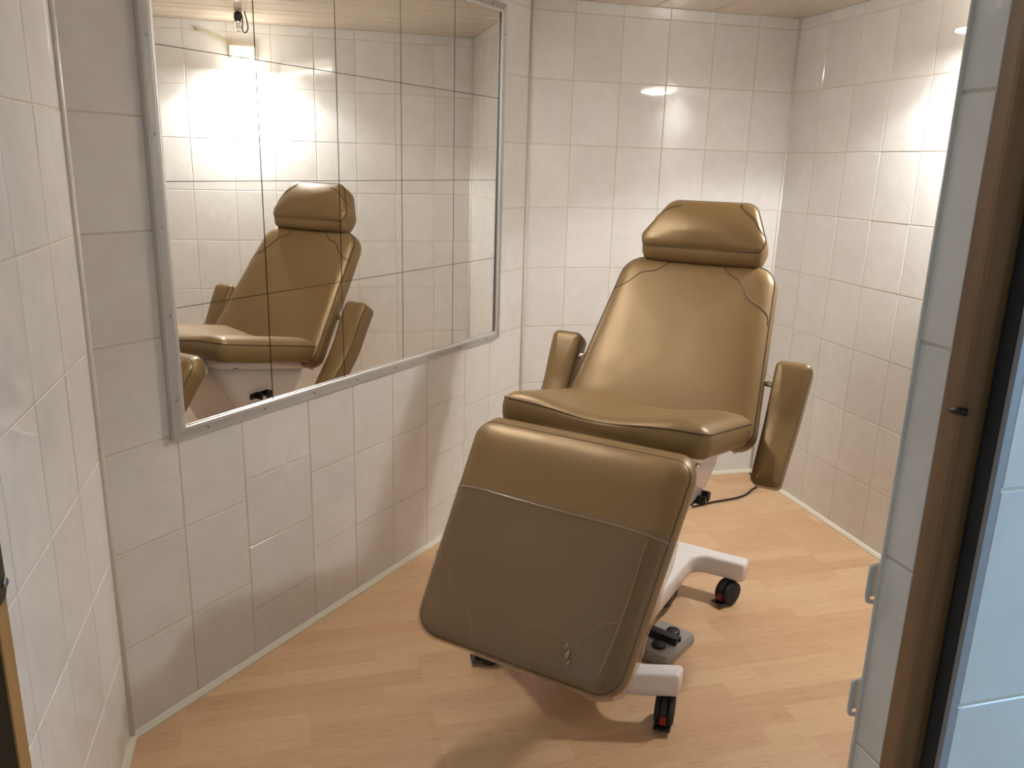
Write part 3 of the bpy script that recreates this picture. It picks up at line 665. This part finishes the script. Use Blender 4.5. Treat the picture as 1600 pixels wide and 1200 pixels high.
# white body under the seat
def rrect(cu, cv, hu, hv, r, z, tilt=0.0, n=5):
    q = round_poly([(cu - hu, cv - hv), (cu + hu, cv - hv), (cu + hu, cv + hv), (cu - hu, cv + hv)], r, n)
    return [V((p.x, p.y, z + tilt * (p.x - cu))) for p in q]
def loft(secs, bm=None):
    bm = bm or bmesh.new(); R = [[bm.verts.new(p) for p in s] for s in secs]; n = len(R[0])
    for i in range(len(R) - 1):
        for k in range(n): bm.faces.new((R[i][k], R[i][(k + 1) % n], R[i + 1][(k + 1) % n], R[i + 1][k]))
    bm.faces.new(list(reversed(R[0]))); bm.faces.new(R[-1]); bmesh.ops.recalc_face_normals(bm, faces=bm.faces); return bm
pan = loft([rrect(0.015, VC, 0.232, 0.232, 0.04, 0.637, sl), rrect(0.015, VC, 0.242, 0.242, 0.045, 0.642, sl), rrect(0.015, VC, 0.244, 0.244, 0.045, 0.662, sl), rrect(0.015, VC, 0.240, 0.240, 0.045, 0.668, sl)])
sp1 = part('seat_pan', pan, M_white)
body = loft([rrect(-0.005, VC, 0.09, 0.082, 0.03, 0.150), rrect(-0.005, VC, 0.09, 0.085, 0.03, 0.25), rrect(-0.01, VC, 0.095, 0.10, 0.03, 0.36, 0.02), rrect(-0.02, VC, 0.115, 0.155, 0.035, 0.43, 0.05), rrect(-0.012, VC, 0.14, 0.180, 0.04, 0.485, 0.1),
             rrect(0.0, VC, 0.170, 0.190, 0.045, 0.530, 0.15), rrect(0.008, VC, 0.205, 0.200, 0.045, 0.585, 0.18), rrect(0.015, VC, 0.222, 0.205, 0.045, 0.640, 0.2)])
part('column', body, M_white)
for u in (0.19, -0.19):
    for sg in (-1, 1):
        part('pan_bolt', tube([(u, VC + sg * 0.240, 0.630 + sl * u + 0.004), (u, VC + sg * 0.249, 0.630 + sl * u + 0.004)], 0.007, 12), M_chrome)
part('front_bracket', loft([rrect(0.30, VC, 0.035, 0.20, 0.01, 0.668, 0.1), rrect(0.30, VC, 0.035, 0.20, 0.01, 0.704, 0.1)]), M_white)
part('leg_bracket', loft([rrect(0.345, VC - 0.02, 0.035, 0.13, 0.012, 0.600), rrect(0.315, VC - 0.02, 0.035, 0.13, 0.012, 0.69)]), M_white)
# handset brackets, black, one on each side of the body
for sg, u0, z0 in ((1, -0.070, 0.474), (-1, 0.045, 0.538)):
    vv = 0.184 if sg > 0 else 0.200
    bm = bmesh.new()
    y0 = VC + sg * (vv - 0.012)
    add_box(bm, (u0 - 0.040, min(y0, y0 + sg * 0.006), z0 - 0.012), (u0 + 0.040, max(y0, y0 + sg * 0.006), z0 + 0.012), 0.003)
    for a_, b_ in ((u0 - 0.040, u0 - 0.034), (u0 + 0.006, u0 + 0.014)):
        add_box(bm, (a_, min(y0, y0 + sg * 0.035), z0 - 0.012), (b_, max(y0, y0 + sg * 0.035), z0 + 0.014), 0.002)
    add_box(bm, (u0 - 0.040, min(y0 + sg * 0.029, y0 + sg * 0.035), z0 - 0.012), (u0 - 0.014, max(y0 + sg * 0.029, y0 + sg * 0.035), z0 + 0.014), 0.002)
    part('handset_bracket', bm, M_black)
# power cable from the column down to the floor behind the chair
wp = lambda x, y, z: ch_inv @ V((x, y, z))
ch_inv = (Matrix.Translation(V((0, -1.18, 0))) @ Matrix.Rotation(math.atan2(-0.7045, -0.7097), 4, 'Z')).inverted()
part('power_cable', tube(bez([(-0.40, 0.0, 0.10), wp(0.29, -0.84, 0.03), wp(0.27, -0.72, 0.0055), wp(0.40, -0.47, 0.0055), wp(0.58, -0.365, 0.0055), wp(0.717, -0.336, 0.0055), wp(0.789, -0.316, 0.0055), wp(0.867, -0.304, 0.0055), wp(0.938, -0.289, 0.0055), wp(0.992, -0.263, 0.0055), wp(1.043, -0.221, 0.0055), wp(1.10, -0.18, 0.0055), wp(1.135, -0.12, 0.0055), wp(1.14, -0.04, 0.0055)], 10), 0.0045, 8), M_black)
# H-shaped base on casters
BZ0, BZ1 = 0.088, 0.152
hp = [(-0.432, -0.265), (-0.372, -0.265), (-0.372, -0.098), (0.358, -0.098), (0.260, -0.272), (0.316, -0.278), (0.430, -0.07), (0.430, 0.09), (0.318, 0.294), (0.260, 0.290), (0.358, 0.112), (-0.372, 0.112), (-0.372, 0.280), (-0.432, 0.280)]
hr = [0.012, 0.012, 0.05, 0.06, 0.012, 0.012, 0.06, 0.06, 0.012, 0.012, 0.06, 0.05, 0.012, 0.012]
ho_ = round_poly(hp, hr, 6); ar = sum(ho_[i - 1].x * ho_[i].y - ho_[i].x * ho_[i - 1].y for i in range(len(ho_)))
if ar < 0: ho_ = ho_[::-1]
secs = []
for ins, z in ((0.004, BZ0), (0.0, BZ0 + 0.005), (0.0, BZ1 - 0.010), (0.0018, BZ1 - 0.0045), (0.005, BZ1 - 0.001), (0.010, BZ1)):
    secs.append([V((p.x, p.y, z)) for p in inset(ho_, ins)])
part('base_frame', loft(secs), M_white)
def caster(u, v, rot):
    root = part('caster', tube([(0, 0, 0.070), (0, 0, 0.0895)], 0.011, 14), M_black); root.location = (u, v, 0); root.rotation_euler = (0, 0, rot)
    off = 0.022
    for sg in (-1, 1):
        wprof = [(0.010, sg * 0.008), (0.036, sg * 0.008), (0.040, sg * 0.010), (0.0405, sg * 0.016), (0.0395, sg * 0.022), (0.034, sg * 0.0245), (0.010, sg * 0.025)]
        b = lathe(wprof, 1, 32); bmesh.ops.recalc_face_normals(b, faces=b.faces)
        link('wheel', b, M_rubber, root, True, Matrix.Translation(V((off, 0, 0.0408))))
    bm = bmesh.new(); pts = []
    # fender between the wheels
    pr = [(0.045 * math.cos(a), 0.045 * math.sin(a)) for a in [math.radians(k) for k in range(-20, 201, 15)]]
    A = [bm.verts.new((off + x, -0.0075, 0.0408 + z)) for x, z in pr]; B = [bm.verts.new((off + x, 0.0075, 0.0408 + z)) for x, z in pr]
    for i in range(len(pr) - 1): bm.faces.new((A[i], A[i + 1], B[i + 1], B[i]))
    bm.faces.new(A); bm.faces.new(B); bmesh.ops.recalc_face_normals(bm, faces=bm.faces)
    link('fender', bm, M_black, root, False)
    link('brake_lever', box((off + 0.034, -0.022, 0.012), (off + 0.058, 0.022, 0.0165), 0.002), M_black, root, False)
    link('brake_tab', box((off + 0.034, -0.0082, 0.022), (off + 0.0470, 0.0082, 0.046), 0.002), M_red, root, False)
caster(0.292, 0.258, math.radians(12)); caster(0.315, -0.243, math.radians(-50)); caster(-0.400, 0.240, math.radians(-22)); caster(-0.40, -0.235, math.radians(20))
part('motor_housing', box((-0.285, 0.03, 0.022), (-0.18, 0.095, 0.0885), 0.015, 3), M_black)

# ------------------------------------------------------------ foot switch on the floor
fs = empty('foot_switch', (0.105, -1.278, 0), math.atan2(-0.110, -0.146)); tag(fs, 'flat grey foot switch with two black buttons on the floor beside the chair base', 'foot switch')
# local x runs from the rear end to the front end, local y towards the viewer's right
fbx = loft([rrect(0, 0, 0.092, 0.060, 0.006, 0.004), rrect(0, 0, 0.092, 0.060, 0.006, 0.022), rrect(0, 0, 0.086, 0.055, 0.006, 0.034)])
link('housing', fbx, M_greyp, fs, False)
link('rubber_foot', box((-0.084, -0.052, 0.0), (0.084, 0.052, 0.0045)), M_rubber, fs, False)
for x in (-0.046, 0.044): link('foot_button', lathe([(0.021, 0.0335), (0.0205, 0.042), (0.019, 0.044), (0.004, 0.0435)], 2, 28), M_black, fs, True, Matrix.Translation(V((x, 0.008, 0))))
bm = bmesh.new(); pr = [(-0.019, 0.034), (-0.017, 0.052), (0.015, 0.056), (0.017, 0.034), (0.013, 0.034), (0.012, 0.052), (-0.013, 0.048), (-0.015, 0.034)]
A = [bm.verts.new((x, -0.056, z)) for x, z in pr]; B = [bm.verts.new((x, 0.048, z)) for x, z in pr]
for i in range(8): bm.faces.new((A[i], A[(i + 1) % 8], B[(i + 1) % 8], B[i]))
bm.faces.new(A); bm.faces.new(B); bmesh.ops.recalc_face_normals(bm, faces=bm.faces); link('guard_bar', bm, M_black, fs, False)
bm = bmesh.new(); add_box(bm, (0.0205, -0.03, 0.0341), (0.0225, 0.022, 0.0346))
f = bm.faces.new([bm.verts.new(p) for p in ((0.024, 0.030, 0.0345), (0.030, 0.033, 0.0345), (0.024, 0.036, 0.0345))])
link('printed_mark', bm, M_black, fs, False)
link('cable', tube(bez([(-0.03, -0.055, 0.012), (-0.04, -0.09, 0.006), (-0.07, -0.13, 0.006), (-0.05, -0.17, 0.03), (-0.02, -0.18, 0.086)], 8), 0.003, 8), M_black, fs)
